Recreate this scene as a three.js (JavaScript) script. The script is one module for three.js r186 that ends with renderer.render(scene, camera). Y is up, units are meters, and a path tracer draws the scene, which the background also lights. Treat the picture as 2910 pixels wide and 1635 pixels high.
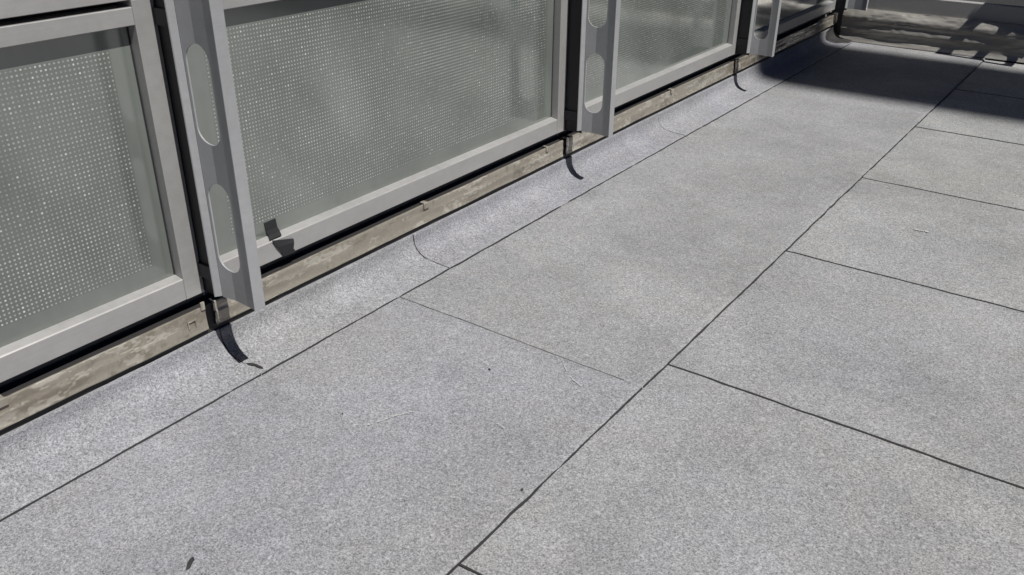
import * as THREE from 'three';
import { mergeGeometries, mergeVertices, toCreasedNormals } from 'three/addons/utils/BufferGeometryUtils.js';
import { RoundedBoxGeometry } from 'three/addons/geometries/RoundedBoxGeometry.js';
import { Brush, Evaluator, SUBTRACTION } from 'three-bvh-csg';

// ------------------------------------------------------------------ camera, sky, sun, exposure
const scene = new THREE.Scene();
const camera = new THREE.PerspectiveCamera(36.43, 1024 / 575, 0.05, 600);
camera.rotation.order = 'YXZ';
camera.position.set(-1.0829, 1.4081, 1.8355);
camera.rotation.set(-0.47838, -0.95299, 0.0067);
scene.add(camera);

const renderer = new THREE.WebGLRenderer({ antialias: true });
renderer.toneMapping = THREE.LinearToneMapping;
renderer.toneMappingExposure = 1.42;
renderer.shadowMap.enabled = true;
renderer.setSize(1024, 575);

{ // clear deep-blue sky, paler towards the horizon
  const w = 256, h = 128, d = new Float32Array(w * h * 4);
  for (let j = 0; j < h; j++) {
    const el = (j + 0.5) / h * Math.PI - Math.PI / 2;           // row 0 is the nadir
    const t = Math.pow(Math.max(0, 1 - Math.max(0, Math.sin(el))), 4);
    let r = 0.005 + 0.03 * t, g = 0.016 + 0.044 * t, b = 0.058 + 0.06 * t;
    if (el < 0) { r = 0.05; g = 0.05; b = 0.05; }
    for (let i = 0; i < w; i++) { const k = (j * w + i) * 4; d[k] = r; d[k + 1] = g; d[k + 2] = b; d[k + 3] = 1; }
  }
  const sky = new THREE.DataTexture(d, w, h, THREE.RGBAFormat, THREE.FloatType);
  sky.mapping = THREE.EquirectangularReflectionMapping;
  sky.magFilter = THREE.LinearFilter; sky.minFilter = THREE.LinearFilter;
  sky.needsUpdate = true;
  scene.background = sky; scene.environment = sky;
}
const SUN = new THREE.Vector3(-0.10, 1, 0.62).normalize();
const sun = new THREE.DirectionalLight(new THREE.Color().setRGB(1, 0.975, 0.94), 4.2);
sun.position.copy(SUN).multiplyScalar(60).add(new THREE.Vector3(2, 0, 1));
sun.target.position.set(2, 0, 1);
sun.castShadow = true; sun.shadow.mapSize.set(4096, 4096); sun.shadow.radius = 1;
Object.assign(sun.shadow.camera, { left: -8, right: 8, top: 8, bottom: -8, near: 1, far: 120 });
scene.add(sun, sun.target);

// ------------------------------------------------------------------ random, noise, helpers
function rng(seed) { let a = seed >>> 0; return () => { a = (a + 0x6D2B79F5) | 0; let t = Math.imul(a ^ (a >>> 15), 1 | a); t = (t + Math.imul(t ^ (t >>> 7), 61 | t)) ^ t; return ((t ^ (t >>> 14)) >>> 0) / 4294967296; }; }
function lattice(n, seed) { const r = rng(seed), a = new Float32Array(n * n); for (let i = 0; i < a.length; i++) a[i] = r(); return a; }
function tileNoise(w, h, cx, cy, seed) {                    // periodic value noise, cx by cy cells over w by h
  const n = Math.max(cx, cy), L = lattice(n, seed), o = new Float32Array(w * h), sm = t => t * t * (3 - 2 * t);
  const xi = new Int32Array(w), xj = new Int32Array(w), xt = new Float32Array(w);
  for (let x = 0; x < w; x++) { const f = x / w * cx; xi[x] = Math.floor(f); xj[x] = (xi[x] + 1) % cx; xt[x] = sm(f - xi[x]); }
  for (let y = 0; y < h; y++) {
    const f = y / h * cy, yi = Math.floor(f), yj = (yi + 1) % cy, t = sm(f - yi);
    for (let x = 0; x < w; x++) {
      const a = L[yi * n + xi[x]], b = L[yi * n + xj[x]], c = L[yj * n + xi[x]], d = L[yj * n + xj[x]];
      o[y * w + x] = (a + (b - a) * xt[x]) * (1 - t) + (c + (d - c) * xt[x]) * t;
    }
  }
  return o;
}
function vnoise(seed) {                                     // plain 2-D value noise, any coordinates
  const L = lattice(64, seed), sm = t => t * t * (3 - 2 * t);
  return (x, y) => { const i = Math.floor(x), j = Math.floor(y), u = sm(x - i), v = sm(y - j), g = (a, b) => L[((b % 64 + 64) % 64) * 64 + (a % 64 + 64) % 64];
    return (g(i, j) * (1 - u) + g(i + 1, j) * u) * (1 - v) + (g(i, j + 1) * (1 - u) + g(i + 1, j + 1) * u) * v; };
}
const lin2srgb = c => c <= 0.0031308 ? c * 12.92 : 1.055 * Math.pow(c, 1 / 2.4) - 0.055;
function tex(w, h, fn, srgb = true, wrap = true) {
  const d = new Uint8Array(w * h * 4);
  for (let y = 0, k = 0; y < h; y++) for (let x = 0; x < w; x++, k += 4) { const c = fn(x, y, y * w + x);
    for (let i = 0; i < 3; i++) { let v = Math.min(1, Math.max(0, c[i])); if (srgb) v = lin2srgb(v); d[k + i] = v * 255 + 0.5; } d[k + 3] = 255; }
  const t = new THREE.DataTexture(d, w, h, THREE.RGBAFormat, THREE.UnsignedByteType);
  if (srgb) t.colorSpace = THREE.SRGBColorSpace;
  t.magFilter = THREE.LinearFilter; t.minFilter = THREE.LinearMipmapLinearFilter; t.generateMipmaps = true;
  if (wrap) t.wrapS = t.wrapT = THREE.RepeatWrapping;
  t.needsUpdate = true; return t;
}
const used = new Map();
function numbered(name) { const n = used.get(name) || 0; used.set(name, n + 1); return n ? `${name}_${String(n).padStart(3, '0')}` : name; }
function mesh(name, g, m, parent) { const o = new THREE.Mesh(g, m); o.name = parent === scene ? numbered(name) : name; o.castShadow = o.receiveShadow = true; parent.add(o); return o; }
function thing(name, label, category, group) { const o = new THREE.Group(); o.name = numbered(name); o.userData = { label, category }; if (group) o.userData.group = group; scene.add(o); return o; }
function boxUV(g, s = 1) {                                  // uv in metres from the dominant normal
  const ng = g.index ? g.toNonIndexed() : g; ng.computeVertexNormals();
  const p = ng.attributes.position, n = ng.attributes.normal, uv = new Float32Array(p.count * 2);
  for (let i = 0; i < p.count; i++) {
    const ax = Math.abs(n.getX(i)), ay = Math.abs(n.getY(i)), az = Math.abs(n.getZ(i));
    const [a, b] = ay >= ax && ay >= az ? [p.getX(i), p.getZ(i)] : ax >= az ? [p.getZ(i), p.getY(i)] : [p.getX(i), p.getY(i)];
    uv[i * 2] = a * s; uv[i * 2 + 1] = b * s;
  }
  ng.setAttribute('uv', new THREE.BufferAttribute(uv, 2)); return ng;
}
function box(x0, x1, y0, y1, z0, z1) { const g = new THREE.BoxGeometry(x1 - x0, y1 - y0, z1 - z0); g.translate((x0 + x1) / 2, (y0 + y1) / 2, (z0 + z1) / 2); return boxUV(g); }
function rbox(x0, x1, y0, y1, z0, z1, r = 0.0015) { const g = new RoundedBoxGeometry(x1 - x0, y1 - y0, z1 - z0, 2, r); g.translate((x0 + x1) / 2, (y0 + y1) / 2, (z0 + z1) / 2); return boxUV(g); }
function prism(pts, len, axis) {                            // closed polygon swept along an axis; pts are (z,y) for x, (x,z) for y
  const s = new THREE.Shape(pts.map(p => new THREE.Vector2(p[0], p[1])));
  const g = new THREE.ExtrudeGeometry(s, { depth: len, bevelEnabled: false });
  if (axis === 'x') g.applyMatrix4(new THREE.Matrix4().set(0, 0, 1, 0, 0, 1, 0, 0, 1, 0, 0, 0, 0, 0, 0, 1));    // (a,b,d) -> x=d, y=b, z=a
  if (axis === 'y') g.applyMatrix4(new THREE.Matrix4().set(1, 0, 0, 0, 0, 0, 1, 0, 0, 1, 0, 0, 0, 0, 0, 1));    // (a,b,d) -> x=a, y=d, z=b
  const f = g.index ? g.toNonIndexed() : g;                 // both maps mirror: turn the faces round
  const P = f.attributes.position; for (let i = 0; i < P.count; i += 3) { const a = [P.getX(i), P.getY(i), P.getZ(i)]; P.setXYZ(i, P.getX(i + 1), P.getY(i + 1), P.getZ(i + 1)); P.setXYZ(i + 1, ...a); }
  return boxUV(f);
}

// ------------------------------------------------------------------ materials
const M = {};
{ // granule-surfaced felt: light and dark grains of a few millimetres
  const W = 2048, fine = tileNoise(W, W, 683, 683, 11), mid = tileNoise(W, W, 380, 380, 12), cl = tileNoise(W, W, 96, 96, 13), big = tileNoise(W, W, 11, 11, 14), hue = tileNoise(W, W, 23, 23, 15), fine2 = tileNoise(W, W, 1024, 1024, 16);
  const val = i => { let g = (fine[i] - 0.5) * 0.72 + (mid[i] - 0.5) * 0.66 + (cl[i] - 0.5) * 0.1 + (fine2[i] - 0.5) * 0.5;
    if (mid[i] > 0.86) g += 0.14; if (fine[i] < 0.07) g -= 0.2; return g; };
  M.feltMap = tex(W, W, (x, y, i) => { const v = 1 + val(i) * 0.95 + (big[i] - 0.5) * 0.07, h = (hue[i] - 0.5) * 0.03; const b = 0.265 * v; return [b * (1 + h * 0.6), b, b * (1 - h)]; });
  M.feltBump = tex(1024, 1024, (x, y) => { const i = y * 2 * W + x * 2, v = 0.5 + val(i) * 0.5; return [v, v, v]; }, false);
}
function feltMat(r, g, b) { return new THREE.MeshStandardMaterial({ map: M.feltMap, bumpMap: M.feltBump, bumpScale: 0.0012, roughness: 0.95, color: new THREE.Color().setRGB(r, g, b), vertexColors: true }); }
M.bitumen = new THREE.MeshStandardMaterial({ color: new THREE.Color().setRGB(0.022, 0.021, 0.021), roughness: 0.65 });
M.rubber = new THREE.MeshStandardMaterial({ color: new THREE.Color().setRGB(0.012, 0.012, 0.014), roughness: 0.7 });
M.fin = new THREE.MeshStandardMaterial({ color: new THREE.Color().setRGB(0.012, 0.013, 0.016), roughness: 0.55 });
M.bracket = new THREE.MeshStandardMaterial({ color: new THREE.Color().setRGB(0.035, 0.035, 0.04), roughness: 0.5, metalness: 0.6 });
M.dark = new THREE.MeshStandardMaterial({ color: new THREE.Color().setRGB(0.17, 0.165, 0.16), roughness: 0.9 });
{ // satin anodised aluminium with faint drawn grain and water marks
  const W = 1024, g1 = tileNoise(W, W, 8, 512, 21), g2 = tileNoise(W, W, 60, 60, 22), g3 = tileNoise(W, W, 9, 9, 23), g4 = tileNoise(W, W, 400, 400, 24);
  const map = tex(W, W, (x, y, i) => { const v = 0.40 * (1 + (g1[i] - 0.5) * 0.05 + (g2[i] - 0.5) * 0.06 + (g3[i] - 0.5) * 0.1 + (g4[i] - 0.5) * 0.06); return [v * 1.0, v * 0.99, v * 0.965]; });
  const ro = tex(512, 512, (x, y) => { const i = y * 2 * W + x * 2, v = 0.46 + (g3[i] - 0.5) * 0.12 + (g2[i] - 0.5) * 0.1; return [v, v, v]; }, false);
  M.alu = new THREE.MeshStandardMaterial({ map, roughnessMap: ro, roughness: 0.95, metalness: 0.25, color: new THREE.Color().setRGB(0.79, 0.785, 0.785) });
  M.foil = new THREE.MeshStandardMaterial({ map, roughnessMap: ro, roughness: 0.9, metalness: 0.4, color: new THREE.Color().setRGB(0.62, 0.60, 0.56) });
  M.post = new THREE.MeshStandardMaterial({ map, roughnessMap: ro, roughness: 1, metalness: 0.2, color: new THREE.Color().setRGB(0.80, 0.82, 0.86) });
}
{ // weathered thin metal: tan film with brown blotches, pale streaks painted in as cream highlights
  const W = 2048, H = 256, a = tileNoise(W, H, 26, 6, 31), b = tileNoise(W, H, 100, 22, 32), c = tileNoise(W, H, 200, 60, 33), d = tileNoise(W, H, 512, 64, 34), e = tileNoise(W, H, 34, 14, 35);
  const map = tex(W, H, (x, y, i) => { const n = a[i] * 0.5 + b[i] * 0.3 + c[i] * 0.2, brown = Math.min(1, Math.max(0, (n - 0.535) * 9)) * 0.7, pale = Math.min(1, Math.max(0, (e[i] * 0.6 + c[i] * 0.4 - 0.58) * 9)) * 0.75, s = 1 + (d[i] - 0.5) * 0.14;
    const m = (p, q, r) => { const v = p + (q - p) * brown; return (v + (r - v) * pale) * s; };
    return [m(0.35, 0.225, 0.54), m(0.315, 0.195, 0.505), m(0.258, 0.15, 0.43)]; });
  const ro = tex(1024, 128, (x, y) => { const i = y * 2 * W + x * 2, v = 0.30 + (b[i] - 0.5) * 0.25 + (a[i] - 0.5) * 0.2; return [v, v, v]; }, false);
  M.tin = new THREE.MeshStandardMaterial({ map, roughnessMap: ro, roughness: 0.85, metalness: 0.3, color: new THREE.Color().setRGB(0.80, 0.81, 0.83) });
}
// patterned glazing: a fine square grid of pale enamel dots on grey-green glass, plain margin
function paneMaterial(w, h, seed, margin, left) {
  const pitch = 0.0112, W = 2048, H = Math.min(1024, Math.round(W * h / w * 1.15)), r = rng(seed);
  const nx = Math.floor((w - margin - left) / pitch), ny = Math.floor((h - 2 * margin) / pitch), ox = left, oy = (h - ny * pitch) / 2;
  const br = new Float32Array(nx * ny), ra = new Float32Array(nx * ny), low = vnoise(seed + 5), low2 = vnoise(seed + 6);
  for (let j = 0; j < ny; j++) for (let i = 0; i < nx; i++) { const k = low(i * 0.06, j * 0.1); br[j * nx + i] = 0.215 + 0.14 * r() + 0.18 * (k - 0.5) + (r() > 0.95 ? 0.2 : 0); ra[j * nx + i] = 0.0021 + 0.0006 * r(); }
  const map = tex(W, H, (x, y) => {
    const X = (x + 0.5) / W * w, Y = (y + 0.5) / H * h, m = 1 + (low2(X * 7, Y * 5 + X * 2) - 0.5) * 0.26 + Math.max(0, low2(X * 5 + Y * 3.5 + 20, Y * 2.2 - X * 1.3) - 0.55) * 0.9 + (low2(X * 60, Y * 9) - 0.5) * 0.07 + (low(X * 40, Y * 40) - 0.5) * 0.06;  // cloudy diagonal smears: dust, and soft reflections painted into the glass colour
    let c = [0.124 * m, 0.136 * m, 0.123 * m];
    const i = Math.floor((X - ox) / pitch), j = Math.floor((Y - oy) / pitch);
    if (i >= 0 && j >= 0 && i < nx && j < ny) {
      const dx = X - ox - (i + 0.5) * pitch, dy = Y - oy - (j + 0.5) * pitch, q = Math.hypot(dx, dy), k = Math.min(1, Math.max(0, (ra[j * nx + i] - q) / 0.0009 + 0.5)), v = br[j * nx + i];
      c = c.map((u, n) => { u *= 0.84; return u + (v * [0.96, 1.0, 0.95][n] - u) * k; });
    }
    return c;
  }, true, false);
  return new THREE.MeshPhysicalMaterial({ map, roughness: 0.12, ior: 2.0, clearcoat: 1, clearcoatRoughness: 0.1, sheen: 0.8, sheenRoughness: 0.45, sheenColor: new THREE.Color().setRGB(0.85, 1, 0.95) });
}

// ------------------------------------------------------------------ the roof: ground far below, deck, felt sheets
const ground = mesh('ground', new THREE.PlaneGeometry(600, 600).rotateX(-Math.PI / 2).translate(0, -14, 0), new THREE.MeshStandardMaterial({ color: new THREE.Color().setRGB(0.12, 0.12, 0.11), roughness: 1 }), scene);
ground.userData = { kind: 'structure' };
const deck = new THREE.Group(); deck.name = 'roof_deck'; deck.userData = { kind: 'structure' }; scene.add(deck);
mesh('deck_slab', box(-5, 7.2, -0.4, -0.012, -0.9, 7), M.dark, deck);

const wob = vnoise(77), mott = vnoise(78), mott2 = vnoise(79);
function grid(nu, nv, f, uvf, tint) {                       // closed-edge sheet: f(u,v) -> [x,y,z]
  const pos = [], uv = [], col = [], idx = [];
  for (let j = 0; j <= nv; j++) for (let i = 0; i <= nu; i++) { const p = f(i / nu, j / nv); pos.push(...p); uv.push(...uvf(p, i / nu, j / nv)); const t = tint ? tint(p) : [1, 1, 1]; col.push(...t); }
  for (let j = 0; j < nv; j++) for (let i = 0; i < nu; i++) { const a = j * (nu + 1) + i, b = a + 1, c = a + nu + 1, d = c + 1; idx.push(a, c, b, b, c, d); }
  const g = new THREE.BufferGeometry(); g.setAttribute('position', new THREE.Float32BufferAttribute(pos, 3)); g.setAttribute('uv', new THREE.Float32BufferAttribute(uv, 2)); g.setAttribute('color', new THREE.Float32BufferAttribute(col, 3)); g.setIndex(idx); g.computeVertexNormals(); return g;
}
const fr = (a, x, y) => a(x, y) * 0.5 + a(x * 2.1 + 3, y * 2.1 + 8) * 0.27 + a(x * 4.3 + 1, y * 4.3) * 0.15 + a(x * 9.1, y * 9.1 + 5) * 0.08;
const stain = (x, z) => { let s = 0; for (const [f, o, k] of [[1.7, 3, 0.055], [3.1, 17, 0.045], [5.3, 40, 0.035]]) { const q = fr(mott, x * f + o, z * f * 0.8 + o * 1.7); s -= k * Math.min(1, Math.max(0, (q - 0.55) * 30)) + (Math.abs(q - 0.553) < 0.012 ? -0.02 : 0); const w = fr(mott2, x * f * 1.2 + o * 2, z * f + o); s += k * 0.8 * Math.min(1, Math.max(0, (w - 0.58) * 28)); } return s; };
const mottle = amp => p => { const m = 1 + stain(p[0], p[2]) + (mott(p[0] * 3.1 + 9, p[2] * 3.1) - 0.5) * amp + (mott2(p[0] * 9, p[2] * 9 + 4) - 0.5) * amp * 0.6, h = (mott2(p[0] * 2.2 + 31, p[2] * 2.2) - 0.5) * 0.05; return [m * (1 - h * 0.2), m, m * (1 + h)]; };
const cl01 = t => Math.min(1, Math.max(0, t)), edgeW = (t, s, a) => (wob(t * 9, s) - 0.5) * a + (wob(t * 47, s + 7) - 0.5) * a * 0.7;
let sheetNo = 0;
function feltSheet(x0, x1, z0, z1, y, th, rgb, edges) {     // flat sheet with turned-down edges; edges: wobble per side
  const k = ++sheetNo, ou = k * 0.37, ov = k * 0.61, nx = Math.max(6, Math.round((x1 - x0) / 0.022)), nz = Math.max(6, Math.round((z1 - z0) / 0.022));
  const f = (u, v) => { const iu = Math.round(u * (nx + 2)), iv = Math.round(v * (nz + 2)); const lowU = iu === 0 || iu === nx + 2, lowV = iv === 0 || iv === nz + 2;
    const uu = cl01((iu - 1) / nx), vv = cl01((iv - 1) / nz);
    let x = x0 + (x1 - x0) * uu, z = z0 + (z1 - z0) * vv;
    const ew = edges;
    if (uu === 0) x += edgeW(z, k, ew); if (uu === 1) x += edgeW(z, k + 3, ew); if (vv === 0) z += edgeW(x, k + 5, ew); if (vv === 1) z += edgeW(x, k + 9, ew);
    return [x, lowU || lowV ? y - th : y + (wob(x * 2.3, z * 2.3) - 0.5) * 0.0016, z]; };
  return mesh('felt_sheet', grid(nx + 2, nz + 2, f, p => [p[0] / 1.4 + ou, p[2] / 1.4 + ov], mottle(0.07)), feltMat(...rgb), deck);
}
function seam(parent, pts, w0, w1, h, seed, gaps = 0.12) {  // squeezed-out bitumen bead along a lap, uneven and broken
  const r = rng(seed), n = vnoise(seed), parts = [];
  const c = new THREE.CatmullRomCurve3(pts.map(p => new THREE.Vector3(...p)), false, 'catmullrom', 0), L = c.getLength(), N = Math.ceil(L / 0.009);
  let pos = [], idx = [], run = 0;
  const flush = () => { if (run > 1) { const g = new THREE.BufferGeometry(); g.setAttribute('position', new THREE.Float32BufferAttribute(pos, 3)); g.setIndex(idx); parts.push(g.toNonIndexed()); } pos = []; idx = []; run = 0; };
  for (let i = 0; i <= N; i++) {
    const t = i / N, p = c.getPointAt(t), q = c.getTangentAt(t), s = new THREE.Vector3(-q.z, 0, q.x).normalize();
    if (n(t * L * 16, 3.5) < gaps) { flush(); continue; }
    const w = w0 + (w1 - w0) * Math.pow(n(t * L * 30, 0.5) * 0.6 + n(t * L * 85, 6.5) * 0.4, 1.5) * 1.5 + r() * 0.0008, off = (n(t * L * 15, 8) - 0.5) * 0.0045;
    for (const [a, b] of [[-1, 0], [-0.45, 1], [0.45, 1], [1, 0]]) pos.push(p.x + s.x * (a * w / 2 + off), p.y + b * h - (b ? 0 : 0.002), p.z + s.z * (a * w / 2 + off));
    if (run) { const o = run * 4; for (let k = 0; k < 3; k++) idx.push(o - 4 + k, o - 3 + k, o + k, o - 3 + k, o + k + 1, o + k); }
    run++;
  }
  flush();
  const g = mergeGeometries(parts); g.computeVertexNormals();
  return mesh('bitumen_seam', g, M.bitumen, parent);
}
const ZB = 0.9278, TONE = [0.80, 0.80, 0.825];
const tone = (k, a = 0) => { const r = rng(400 + k), b = 1 + (r() - 0.5) * 0.09; return [TONE[0] * b * (1 + a), TONE[1] * b * (1 + a), TONE[2] * b * (1 + a - a * 0.5)]; };
// cross sheets running away from the wall, each lapped over the next
for (let k = -2; k < 6; k++) {
  const s = feltSheet(k - 0.06, k === 5 ? 6.09 : k + 1.0, 0.80, 4.6, -0.001 - k * 0.0006, 0.004, k < 2 ? tone(k, 0.02) : [[0, 0, 0, 0.83, 0.86, 0.88][k] || 0.82, [0, 0, 0, 0.835, 0.868, 0.888][k] || 0.82, [0, 0, 0, 0.828, 0.85, 0.868][k] || 0.82], 0.002);
  if (k < 5) seam(s, [[k + 1.001, -0.0032 - k * 0.0006, ZB - 0.01], [k + 1.002, -0.0032 - k * 0.0006, 1.6], [k + 1.001, -0.0032 - k * 0.0006, 3.6]], 0.0075, 0.0145, 0.0045, 60 + k, 0.0);
}
// border strip along the wall, in two lengths
const stripA = feltSheet(-3, 0.8375, -0.13, ZB, 0.0056, 0.008, [0.765, 0.765, 0.80], 0.0025);
const stripB = feltSheet(0.80, 6.07, -0.13, ZB, 0.0046, 0.008, [0.78, 0.78, 0.79], 0.0025);
seam(stripA, [[-3, 0.0012, ZB + 0.001], [-1, 0.0012, ZB + 0.001], [0.8375, 0.0012, ZB + 0.0015]], 0.003, 0.0075, 0.0032, 91, 0.06);
seam(stripB, [[0.845, 0.0008, ZB + 0.0015], [3, 0.0008, ZB + 0.001], [5.98, 0.0005, ZB + 0.001]], 0.003, 0.0075, 0.0032, 92, 0.08);
seam(stripA, [[0.839, 0.0046, 0.005], [0.838, 0.0046, 0.4], [0.8385, 0.0046, 0.87]], 0.0014, 0.0052, 0.0024, 93, 0.22);

// ------------------------------------------------------------------ curved felt upstand at the foot of the screens
const up = thing('felt_upstand', 'curved grey mineral felt upstand running along the foot of the glazed screens', 'roof upstand');
const COVE = [[-0.1665, 0.1005], [-0.1658, 0.088], [-0.1645, 0.074], [-0.160, 0.058], [-0.1515, 0.043], [-0.137, 0.0295], [-0.114, 0.0195], [-0.083, 0.0155], [-0.05, 0.0125], [-0.02, 0.0115], [0.0, 0.0108]];
function coveStrip(x0, x1, k, lift = 0) {
  const nx = Math.round((x1 - x0) / 0.04), nv = COVE.length;
  const f = (u, v) => { const j = Math.round(v * (nv + 2)), iu = Math.round(u * (nx + 2)), uu = cl01((iu - 1) / nx), c = COVE[Math.min(nv - 1, Math.max(0, j - 1))]; let x = x0 + (x1 - x0) * uu, [z, y] = c;
    if (uu === 0 || uu === 1) x += edgeW(y * 3 + z * 5, k + uu * 4, 0.004);
    if (j >= nv) z += edgeW(x, k + 11, 0.0028);
    const bul = (wob(x * 3.2, k + z * 9) - 0.5) * 0.004; z += j > 0 && j < nv ? bul : 0; if (k === 2) { const q = 0.0035 * Math.exp(-(x - x0) / 0.09); y += q * 0.7; z += j < nv ? q : 0; } y += lift * Math.exp(-Math.pow((x - x1) / 0.05, 2));
    if (j === 0) { z -= 0.006; } if (j > nv) y -= 0.006; if (iu === 0 || iu === nx + 2) { y -= 0.004; z -= 0.003; }
    return [x, y, z]; };
  const m = feltMat(...[0, [0.785, 0.79, 0.83], [0.80, 0.805, 0.835], [0.765, 0.765, 0.81], [0.775, 0.775, 0.82]][k]);
  return mesh('felt_strip', grid(nx + 2, nv + 2, f, (p, u, v) => [p[0] / 1.4 + k * 0.29, v * 0.28 / 1.4 + k * 0.53], mottle(0.07)), m, up);
}
const covePath = (x, o = 0.002) => COVE.map(([z, y]) => [x, y + o * 0.4, z + o]);
const strips = [[-3, 0.238], [0.2415, 1.104], [1.106, 3.06], [3.0625, 5.98]].map(([a, b], i) => coveStrip(a, b, i + 1, i === 0 ? 0.002 : 0));
function coveSeam(parent, x, w, seed, j0 = 0, skew = 0) {    // dark joint that follows the curve
  const n = vnoise(seed), P = COVE.slice(j0), pos = [], idx = [];
  const cv = new THREE.CatmullRomCurve3(P.map(([z, y]) => new THREE.Vector3(0, y, z))), N = 46; let run = 0;
  for (let i = 0; i <= N; i++) { const p = cv.getPointAt(i / N), hw = Math.max(0.0004, w * (0.35 + 1.1 * (n(i * 0.37, 2) - 0.2))), ox = (n(i * 0.2, 7) - 0.5) * 0.004 + skew * i / N;
    pos.push(x - hw / 2 + ox, p.y + 0.0016, p.z + 0.0014, x + hw / 2 + ox, p.y + 0.0016, p.z + 0.0014, x - hw / 2 + ox, p.y - 0.002, p.z - 0.002, x + hw / 2 + ox, p.y - 0.002, p.z - 0.002);
    if (run) { const o = run * 4; idx.push(o - 4, o, o - 3, o - 3, o, o + 1, o - 2, o, o - 4, o - 2, o + 2, o, o - 3, o + 1, o - 1, o - 1, o + 1, o + 3); } run++; }
  const g = new THREE.BufferGeometry(); g.setAttribute('position', new THREE.Float32BufferAttribute(pos, 3)); g.setIndex(idx); g.computeVertexNormals();
  return mesh('bitumen_seam', g, M.bitumen, parent);
}
coveSeam(strips[0], 0.2395, 0.0042, 111, 0, 0.004); coveSeam(strips[1], 1.105, 0.0026, 112); coveSeam(strips[2], 3.061, 0.0014, 113, 2);
strips.forEach((s, i) => { const [a, b] = [[-3, 0.238], [0.2415, 1.104], [1.106, 3.06], [3.0625, 5.98]][i]; seam(s, [[a, 0.0062, 0.0012], [(a + b) / 2, 0.0062, 0.0015], [b, 0.0062, 0.0012]], 0.0022, 0.0068, 0.0034, 120 + i, 0.13); });
{ // torn, lifted end of the lap beside the first post: flap of bitumen and pale loose granules
  const fl = new THREE.Shape([[0, 0], [0.012, -0.003], [0.03, 0.004], [0.052, 0.004], [0.062, 0.0085], [0.05, 0.0115], [0.028, 0.013], [0.01, 0.009]].map(p => new THREE.Vector2(...p)));
  const g = new THREE.ExtrudeGeometry(fl, { depth: 0.003, bevelEnabled: false }); g.rotateX(-Math.PI / 2); g.rotateY(-1.5); g.translate(0.2435, 0.0158, -0.068);
  mesh('torn_flap', g, M.bitumen, strips[0]);
  const r = rng(77), parts = [];
  for (let i = 0; i < 46; i++) { const z = -0.15 + 0.13 * r(), c = COVE.findIndex(q => q[0] >= z), [za, ya] = COVE[c - 1], [zb, yb] = COVE[c], y = ya + (yb - ya) * (z - za) / (zb - za), s = 0.0012 + 0.0026 * r() * r();
    const d = new THREE.IcosahedronGeometry(s, 0); d.scale(1, 0.6, 1 + r()); d.rotateY(r() * 6); d.translate(0.231 - Math.abs(r() + r() - 1) * 0.05 * (0.4 + r()), y + 0.0015, z + 0.0015); parts.push(d); }
  const gr = mesh('loose_granules', mergeGeometries(parts), new THREE.MeshStandardMaterial({ color: new THREE.Color().setRGB(0.36, 0.36, 0.35), roughness: 0.9 }), strips[0]); gr.userData.kind = 'stuff';
}

// ------------------------------------------------------------------ dark wall core behind everything, and the black waterproofing strip
const core = thing('parapet_wall', 'shaded wall core behind the gaps between kick strip, screens and posts', 'wall');
mesh('core', box(-5, 6.2, -0.4, 2.52, -0.36, -0.272), M.dark, core);
mesh('core', box(6.2, 6.4, -0.4, 2.52, -0.36, 6.9), M.dark, core);
mesh('membrane_strip', box(-5, 6.1, 0.06, 0.192, -0.2, -0.1735), M.bitumen, core);
mesh('membrane_strip', box(-5, 6.1, 0.195, 0.25, -0.26, -0.225), M.dark, core);

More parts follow.
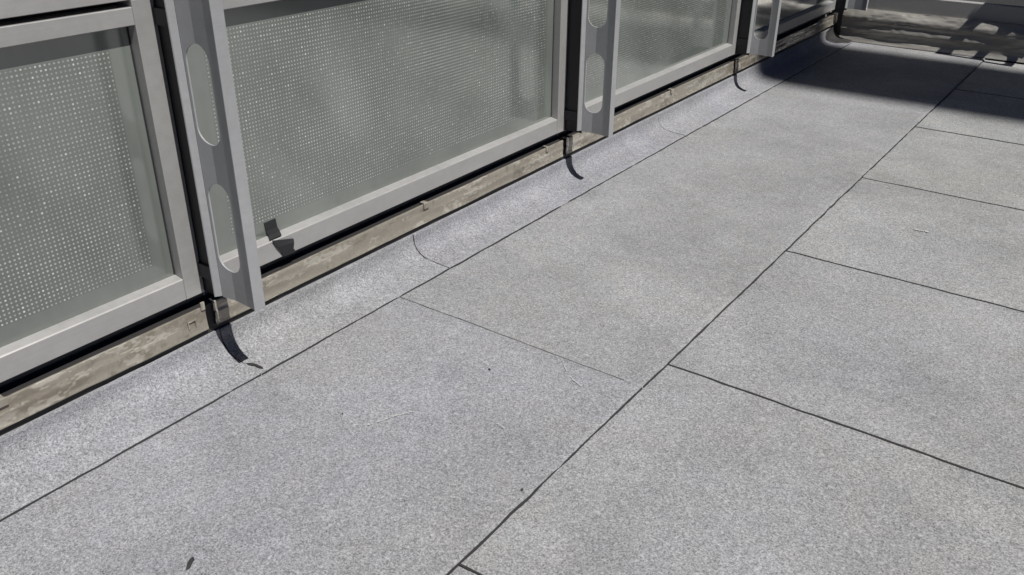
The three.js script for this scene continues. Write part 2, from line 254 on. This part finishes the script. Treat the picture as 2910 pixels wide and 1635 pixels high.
// ------------------------------------------------------------------ tan metal kick strip
function strip3(nu, nv, f, rep) { return grid(nu, nv, f, (p, u, v) => rep(p, u, v)); }
const kick = thing('metal_flashing', 'narrow tan weathered metal kick strip running under the glazed screens', 'flashing');
{
  const n1 = vnoise(201), n2 = vnoise(202);
  const PR = [[-0.1745, 0.195], [-0.168, 0.197], [-0.1655, 0.1945], [-0.1655, 0.185], [-0.1655, 0.176], [-0.1655, 0.1685], [-0.1615, 0.1645], [-0.1612, 0.159], [-0.1625, 0.148], [-0.1635, 0.136], [-0.162, 0.127], [-0.160, 0.1235], [-0.163, 0.1215], [-0.172, 0.122]];
  function piece(a, b, sd, crease) {
    const N = Math.round((b - a) / 0.012);
    const g = strip3(N, PR.length - 1, (u, v) => { const j = Math.round(v * (PR.length - 1)), x = a + (b - a) * u; let [z, y] = PR[j]; const inner = j > 1 && j < PR.length - 2 ? 1 : 0.25;
      const cr = crease(x); if (j >= 6 && j <= 8) z += (cr - 1) * [0.004, 0.0038, 0.002][j - 6];
      z += inner * ((n1(x * 4 + sd, y * 22) - 0.5) * 0.006 + (n2(x * 17 + sd, y * 34) - 0.5) * 0.0035 + (n1(x * 40, y * 90) - 0.5) * 0.0008); y += (n1(x * 5, sd + 0.5) - 0.5) * 0.0035; return [x, y, z]; },
      (p, u, v) => [p[0] / 2.6 + sd * 0.31, v * 0.33 + sd * 0.2]);
    const m = mesh('flashing_strip', g, M.tin, kick); m.material.side = THREE.DoubleSide; return m;
  }
  piece(-3, 0.204, 1, x => x > 0.03 ? 0.1 : 1);
  const p2 = piece(0.232, 2.118, 2, x => 0.55 + 0.5 * Math.sin(x * 4 + 1));
  piece(2.146, 4.04, 3, x => 0.5 + 0.4 * Math.sin(x * 3));
  piece(4.062, 6.05, 4, x => 0.5);
  // folded clips and lugs on its top edge
  for (const [x, w] of [[0.385, 0.05], [1.18, 0.03], [1.99, 0.022], [-0.385, 0.035], [3.2, 0.03]]) {
    const g = mergeGeometries([rbox(x - w / 2, x + w / 2, 0.18, 0.2015, -0.166, -0.1585, 0.002), rbox(x - w / 2 + 0.004, x + w / 2 - 0.004, 0.197, 0.2025, -0.185, -0.16, 0.002)]);
    mesh('clip', g, x > 0.38 && x < 0.39 ? M.alu : M.tin, kick);
  }
  { const g = mergeGeometries([rbox(0.139, 0.166, 0.168, 0.171, -0.1645, -0.1595, 0.0012), rbox(0.139, 0.142, 0.148, 0.168, -0.1645, -0.16, 0.0012), rbox(0.163, 0.166, 0.148, 0.168, -0.1645, -0.16, 0.0012)]); mesh('embossed_tab', g, M.tin, kick); }
  { const g = rbox(0.190, 0.2035, 0.186, 0.213, -0.168, -0.161, 0.003); mesh('end_lug', g, M.tin, kick); }
}

// ------------------------------------------------------------------ glazed panels
const FZ = -0.17;
function sillProfile(y0, y1, up_) {                          // rail section (z,y): flat face, soft arris, sloping glazing bead
  return up_ ? [[FZ, y0 + 0.0015], [FZ, y1 - 0.003], [FZ - 0.003, y1], [FZ - 0.034, y1 + 0.005], [FZ - 0.06, y1 + 0.005], [FZ - 0.06, y0], [FZ - 0.0015, y0]]
    : [[FZ, y1 - 0.0015], [FZ, y0 + 0.002], [FZ - 0.002, y0], [FZ - 0.06, y0], [FZ - 0.06, y1], [FZ - 0.0015, y1]];
}
function panelInto(root, x0, x1, y0, y1, railB, railT, paneMat, rise = 0) {
  const st = 0.06, sl = 0.038, e = 0.0008;
  const group = (nm, g, mt) => mesh(nm, g, mt, root);
  group('stile', rbox(x0, x0 + sl, y0, y1 + rise, FZ - 0.06, FZ + 0.001), M.alu);
  group('stile', rbox(x1 - st, x1, y0, y1 + rise, FZ - 0.06, FZ + 0.001), M.alu);
  const rb = prism(sillProfile(y0, y0 + railB, true), x1 - x0 - sl - st - 2 * e, 'x').translate(x0 + sl + e, 0, 0); group('bottom_rail', rb, M.alu);
  const rt = prism(sillProfile(y1 - railT, y1, false), x1 - x0 - sl - st - 2 * e, 'x').translate(x0 + sl + e, 0, 0); group('top_rail', rt, M.alu);
  const px0 = x0 + sl + e, px1 = x1 - st - e, py0 = y0 + railB + 0.001, py1 = y1 - railT - e;
  const g = new THREE.BoxGeometry(px1 - px0, py1 - py0, 0.006); g.translate((px0 + px1) / 2, (py0 + py1) / 2, FZ - 0.036);
  group('glass_pane', g, paneMat);
  // thin dark gasket round the glass
  const q = 0.004, zf = FZ - 0.0315;
  group('gasket', mergeGeometries([box(px0, px1, py1 - q, py1 - 0.0003, FZ - 0.033, zf), box(px0, px0 + q, py0 + 0.006, py1 - q, FZ - 0.033, zf), box(px1 - q, px1, py0 + 0.006, py1 - q, FZ - 0.033, zf)]), M.rubber);
}
const BAY = 1.92, PW = 1.891, STL = 0.038;
const pm = [1, 2, 3].map(s => paneMaterial(PW - STL - 0.06, 0.687, 500 + s * 31, 0.052, 0.075));
const names = ['lower glazed panel at the left end, left of the nearest slotted post', 'lower glazed panel with a black rubber strap on its bottom rail', 'lower glazed panel between the second and third slotted posts', 'shaded lower glazed panel beyond the third post, next to the corner'];
for (let b = 0; b < 4; b++) {
  const x0 = -1.676 + BAY * b, p = thing('glazed_panel', names[b], 'glazed panel', 'lower row of dotted glass panels');
  panelInto(p, x0, x0 + PW, 0.237, 1.0345, 0.065, 0.043, pm[b % 3], 0.0155);
}
const upperMat = pm[1];
for (let b = 0; b < 4; b++) {
  const x0 = -1.676 + BAY * b, p = thing('upper_glazed_panel', b ? ['', 'upper glazed panel over the panel with the black strap', 'upper glazed panel over the third bay', 'upper glazed panel over the shaded bay by the corner'][b] : 'upper glazed panel whose bottom rail shows above the dark groove at upper left', 'glazed panel', b ? 'upper glazed panels past the nearest post' : undefined);
  panelInto(p, x0, x0 + PW, 1.0508, 1.72, 0.065, 0.062, upperMat);
  panelInto(p, x0, x0 + PW, 1.755, 2.50, 0.07, 0.062, upperMat);
}
// end wall screen: the same panels turned to face back along the roof
const EX = 5.93;
function onEnd(o) { o.position.x = EX; o.rotation.y = -Math.PI / 2; return o; }
{
  const p = onEnd(thing('glazed_panel', 'dark shaded glazed panel of the end wall above the crumpled flashing', 'glazed panel'));
  panelInto(p, -0.02, 1.275, 0.245, 1.0365, 0.115, 0.045, pm[0]);
  const r = onEnd(thing('glazed_panel', 'glazed panel of the end wall on the near side of its slotted post', 'glazed panel'));
  panelInto(r, 1.30, 3.2, 0.245, 1.0365, 0.115, 0.045, pm[1]);
}

// ------------------------------------------------------------------ slotted posts
const evalr = new Evaluator(); evalr.useGroups = false;
const YB = 0.251;
const outline = (line, t) => {                               // thicken an open (x,z) polyline to a closed one, on its right-hand side
  const n = line.length, off = line.map((p, i) => { const a = line[Math.max(0, i - 1)], b = line[Math.min(n - 1, i + 1)], dx = b[0] - a[0], dz = b[1] - a[1], L = Math.hypot(dx, dz); return [p[0] + dz / L * t, p[1] - dx / L * t]; });
  return [...line, ...off.reverse()];
};
function makePost(YT) {
  const web0 = prism(outline([[0.0015, -0.078], [0.0085, -0.031], [0.003, 0.0555]], 0.0045), YT - YB, 'y').translate(0, YB, 0);
  let brush = new Brush(web0); brush.updateMatrixWorld();
  const r = 0.0435, zc = -0.0275;
  for (let k = 0; k < Math.floor((YT - 0.2) / 0.36); k++) {
    const y0 = 0.334 + k * 0.36, y1 = y0 + 0.268, s = new THREE.Shape();
    s.absarc(zc, y1 - r * 1.15, r, 0, Math.PI, false); s.absarc(zc, y0 + r * 1.15, r, Math.PI, Math.PI * 2, false);
    const g = new THREE.ExtrudeGeometry(s, { depth: 0.08, bevelEnabled: false, curveSegments: 20 });
    g.rotateY(-Math.PI / 2);                                 // (z, y, depth) -> x from 0 to -0.08, shape x -> z
    g.translate(0.05, 0, 0);
    const cut = new Brush(g); cut.updateMatrixWorld();
    brush = evalr.evaluate(brush, cut, SUBTRACTION); brush.updateMatrixWorld();
  }
  const root = new THREE.Group();
  const wg = brush.geometry.clone(); for (const k of Object.keys(wg.attributes)) if (!['position', 'normal', 'uv'].includes(k)) wg.deleteAttribute(k); wg.clearGroups();
  mesh('web', boxUV(wg), M.post, root);
  mesh('flange', rbox(-0.0005, 0.036, YB - 0.002, YT, 0.0560, 0.0605, 0.0018), M.post, root);
  const lip = outline([[-0.0165, -0.0915], [-0.0155, -0.0885], [-0.011, -0.086], [-0.005, -0.0825], [0.0010, -0.0785]], 0.0045);
  mesh('lip', toCreasedNormals(prism(lip, YT - YB - 0.004, 'y').translate(0, YB + 0.004, 0), 0.6), M.post, root);
  for (const y of [0.29, 0.985]) mesh('bracket', rbox(-0.001, 0.0083, y, y + 0.042, -0.25, -0.098, 0.002), M.bracket, root);
  mesh('mounting_fin', rbox(0.0085, 0.0165, YB - 0.012, YT, -0.262, -0.0845, 0.001), M.fin, root);
  return root;
}
const proto = makePost(2.55);
const postLabels = ['nearest grey metal post with oval slots, at left of the photo', 'second grey slotted metal post, between the dotted panel and the third bay', 'third slotted metal post, at the edge of the big shadow', 'shaded slotted metal post in the far corner'];
for (let k = 0; k < 4; k++) {
  const p = k ? proto.clone() : proto; p.name = numbered('slotted_post'); p.position.set(0.2085 + BAY * k, 0, 0);
  p.userData = { label: postLabels[k], category: 'post', group: 'slotted posts in front of the glazed screens' }; scene.add(p);
}
{ const p = onEnd(makePost(1.1)); p.name = numbered('slotted_post'); p.position.z = 1.27; p.userData = { label: 'slotted metal post on the end wall, just past the right edge, casting crossed shadows', category: 'post' }; scene.add(p); }

// ------------------------------------------------------------------ crumpled metal flashing along the end wall
{
  const f = thing('end_flashing', 'crumpled bulging metal flashing at the foot of the end wall', 'flashing');
  const n1 = vnoise(301), n2 = vnoise(302), n3 = vnoise(303);
  const PR = [[0.166, 0.241], [0.158, 0.245], [0.146, 0.241], [0.130, 0.226], [0.117, 0.208], [0.107, 0.190], [0.101, 0.172], [0.101, 0.158], [0.107, 0.142], [0.108, 0.118], [0.106, 0.095], [0.110, 0.088], [0.116, 0.066], [0.113, 0.040], [0.100, 0.020], [0.088, 0.006]];
  const g = grid(330, 60, (u, v) => { const t = v * (PR.length - 1), j = Math.min(PR.length - 2, Math.floor(t)), q = t - j, z = -0.12 + 3.2 * u; let x = PR[j][0] + (PR[j + 1][0] - PR[j][0]) * q, y = PR[j][1] + (PR[j + 1][1] - PR[j][1]) * q;
    const w = Math.min(1, v * 8) * Math.min(1, (1 - v) * 3.5), d = (n1(z * 4, v * 6) - 0.5) * 0.02 + Math.abs(n2(z * 5 + v * 3, v * 6) - 0.5) * 0.016 + (n3(z * 30, v * 16) - 0.5) * 0.004; x -= w * d; y += w * d * 0.4 + 0.003; return [EX + x, y, z]; }, (p, u, v) => [p[2] / 2.2, v * 0.9]);
  const m = mesh('flashing_strip', g, M.foil, f);
}
{ // black patch laid over the cove, standing in for the corner shade
  const n = vnoise(411), N = 34, P = COVE.length;
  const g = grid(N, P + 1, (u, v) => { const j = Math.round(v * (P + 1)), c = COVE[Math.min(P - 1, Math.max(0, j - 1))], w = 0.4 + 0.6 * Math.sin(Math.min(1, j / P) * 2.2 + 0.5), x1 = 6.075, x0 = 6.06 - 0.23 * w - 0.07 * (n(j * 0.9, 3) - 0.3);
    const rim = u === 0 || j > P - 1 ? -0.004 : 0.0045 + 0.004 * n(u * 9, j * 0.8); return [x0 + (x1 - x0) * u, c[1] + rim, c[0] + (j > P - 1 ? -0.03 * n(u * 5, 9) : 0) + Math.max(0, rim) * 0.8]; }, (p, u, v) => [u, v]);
  const o = mesh('corner_shade_patch', g, M.bitumen, scene); o.userData = { label: 'black patch added for the shade in the far corner of the roof', category: 'shade patch' };
}
// ------------------------------------------------------------------ bent black rubber strap over the second panel's bottom rail
{
  const s = thing('rubber_strap', 'bent black rubber strap folded over the bottom rail of the second panel', 'strap');
  const seg = (L, R, t, nrm) => {                            // ribbon from left and right edge points, thickened along nrm
    const pos = [], idx = [], n = L.length;
    for (let i = 0; i < n; i++) for (const [P, q] of [[L[i], 0], [R[i], 0], [L[i], t], [R[i], t]]) pos.push(P[0] + nrm[i][0] * q, P[1] + nrm[i][1] * q, P[2] + nrm[i][2] * q);
    for (let i = 0; i < n - 1; i++) { const a = i * 4, b = a + 4; for (const [p, q] of [[2, 3], [3, 1], [1, 0], [0, 2]]) idx.push(a + p, b + p, a + q, a + q, b + p, b + q); }
    idx.push(0, 2, 1, 1, 2, 3); const e = (n - 1) * 4; idx.push(e, e + 1, e + 2, e + 1, e + 3, e + 2);
    const g = new THREE.BufferGeometry(); g.setAttribute('position', new THREE.Float32BufferAttribute(pos, 3)); g.setIndex(idx); const o = g.toNonIndexed(); o.computeVertexNormals(); return o;
  };
  const Z = [0, 0, 1], Y = [0, 0.9, 0.44], D = [0, 0.6, 0.8];
  mesh('upper_tab', seg([[0.477, 0.352, -0.2025], [0.479, 0.325, -0.2015], [0.482, 0.309, -0.197], [0.466, 0.3055, -0.172]], [[0.521, 0.353, -0.2025], [0.523, 0.325, -0.2015], [0.527, 0.31, -0.197], [0.512, 0.306, -0.171]], 0.0025, [Z, Z, D, Y]), M.rubber, s);
  mesh('lower_tab', seg([[0.470, 0.304, -0.166], [0.484, 0.282, -0.163], [0.500, 0.255, -0.1655], [0.506, 0.238, -0.168]], [[0.552, 0.2815, -0.166], [0.5495, 0.272, -0.163], [0.546, 0.252, -0.165], [0.557, 0.236, -0.168]], 0.0025, [Y, Z, Z, Z]), M.rubber, s);
}
// ------------------------------------------------------------------ bits of litter on the felt
function flake(label, x, y, z, l, w, turn, seed) {
  const r = rng(seed), g = new THREE.IcosahedronGeometry(1, 1), p = g.attributes.position; const n = vnoise(seed);
  for (let i = 0; i < p.count; i++) { const k = 0.75 + 0.5 * n(p.getX(i) * 2 + 9, p.getZ(i) * 2 + p.getY(i)); p.setXYZ(i, p.getX(i) * k * l / 2, p.getY(i) * k * 0.0035, p.getZ(i) * k * w / 2); }
  g.computeVertexNormals(); const o = mesh('litter_flake', g, M.bitumen, scene); o.position.set(x, y, z); o.rotation.y = turn; o.userData = { label, category: 'debris' };
}
flake('dark curled flake lying on the felt at the bottom left', -0.343, 0.0075, 0.462, 0.038, 0.011, 0.55, 1);
flake('small dark chip on the felt strip near the cross joint', 0.653, 0.007, 0.522, 0.011, 0.006, 0.6, 2);
flake('tiny dark crumb on the felt strip below the first post', 0.241, 0.0065, 0.332, 0.007, 0.004, 0.9, 3);
flake('tiny dark crumb close to the long lap at lower centre', 0.274, 0.006, 0.905, 0.009, 0.006, 0.2, 4);

{ // chalky scuffs scratched into the granules
  const mat = new THREE.MeshStandardMaterial({ color: new THREE.Color().setRGB(0.345, 0.345, 0.34), roughness: 1 });
  const mark = (parent, pts, w, y, seed) => { const r = rng(seed), n = vnoise(seed), c = new THREE.CatmullRomCurve3(pts.map(p => new THREE.Vector3(p[0], y, p[1]))), L = c.getLength(), parts = [];
    for (let t = 0; t < L; t += 0.0011) { if (n(t * 90, 1) < 0.36) continue; const p = c.getPointAt(t / L), s = w * (0.35 + 0.75 * r()); const g = new THREE.CircleGeometry(s, 6); g.rotateX(-Math.PI / 2); g.scale(1, 1, 0.7 + 0.5 * r()); g.translate(p.x + (r() - 0.5) * w * 2, p.y + r() * 0.0004, p.z + (r() - 0.5) * w * 2); parts.push(g); }
    if (!parts.length) return;
    const m = mesh('scuff_mark', mergeGeometries(parts), mat, parent); m.userData.kind = 'stuff'; };
  mark(stripA, [[0.242, 0.423], [0.27, 0.437], [0.304, 0.449], [0.36, 0.481]], 0.0026, 0.0082, 61);
  mark(stripA, [[0.452, 0.70], [0.447, 0.722]], 0.0026, 0.0082, 62);
  mark(stripA, [[0.83, 0.66], [0.765, 0.73], [0.735, 0.79]], 0.002, 0.0082, 63);
  mark(deck.children.filter(o => o.name === 'felt_sheet')[4], [[2.508, 1.27], [2.512, 1.33]], 0.0045, 0.0012, 64);
}

// ------------------------------------------------------------------ unseen chimney added to cast the shadow across the far end of the roof
{
  const c = thing('added_chimney_stack', 'unseen chimney stack with a wide cap, added to shade the far end', 'chimney');
  const brick = new THREE.MeshStandardMaterial({ color: new THREE.Color().setRGB(0.28, 0.13, 0.09), roughness: 0.9 }), stone = new THREE.MeshStandardMaterial({ color: new THREE.Color().setRGB(0.32, 0.31, 0.29), roughness: 0.9 });
  const a = 2.08, b = 3.45;
  mesh('stack', box(a + 0.42, b - 0.06, -14, 23.3, 14.7, 16.0), brick, c);
  mesh('cap', rbox(a, b, 23.3, 23.6, 13.6, 16.3, 0.03), stone, c);
}
scene.traverse(o => { if (o.isMesh) { o.castShadow = true; o.receiveShadow = true; } });
renderer.render(scene, camera);
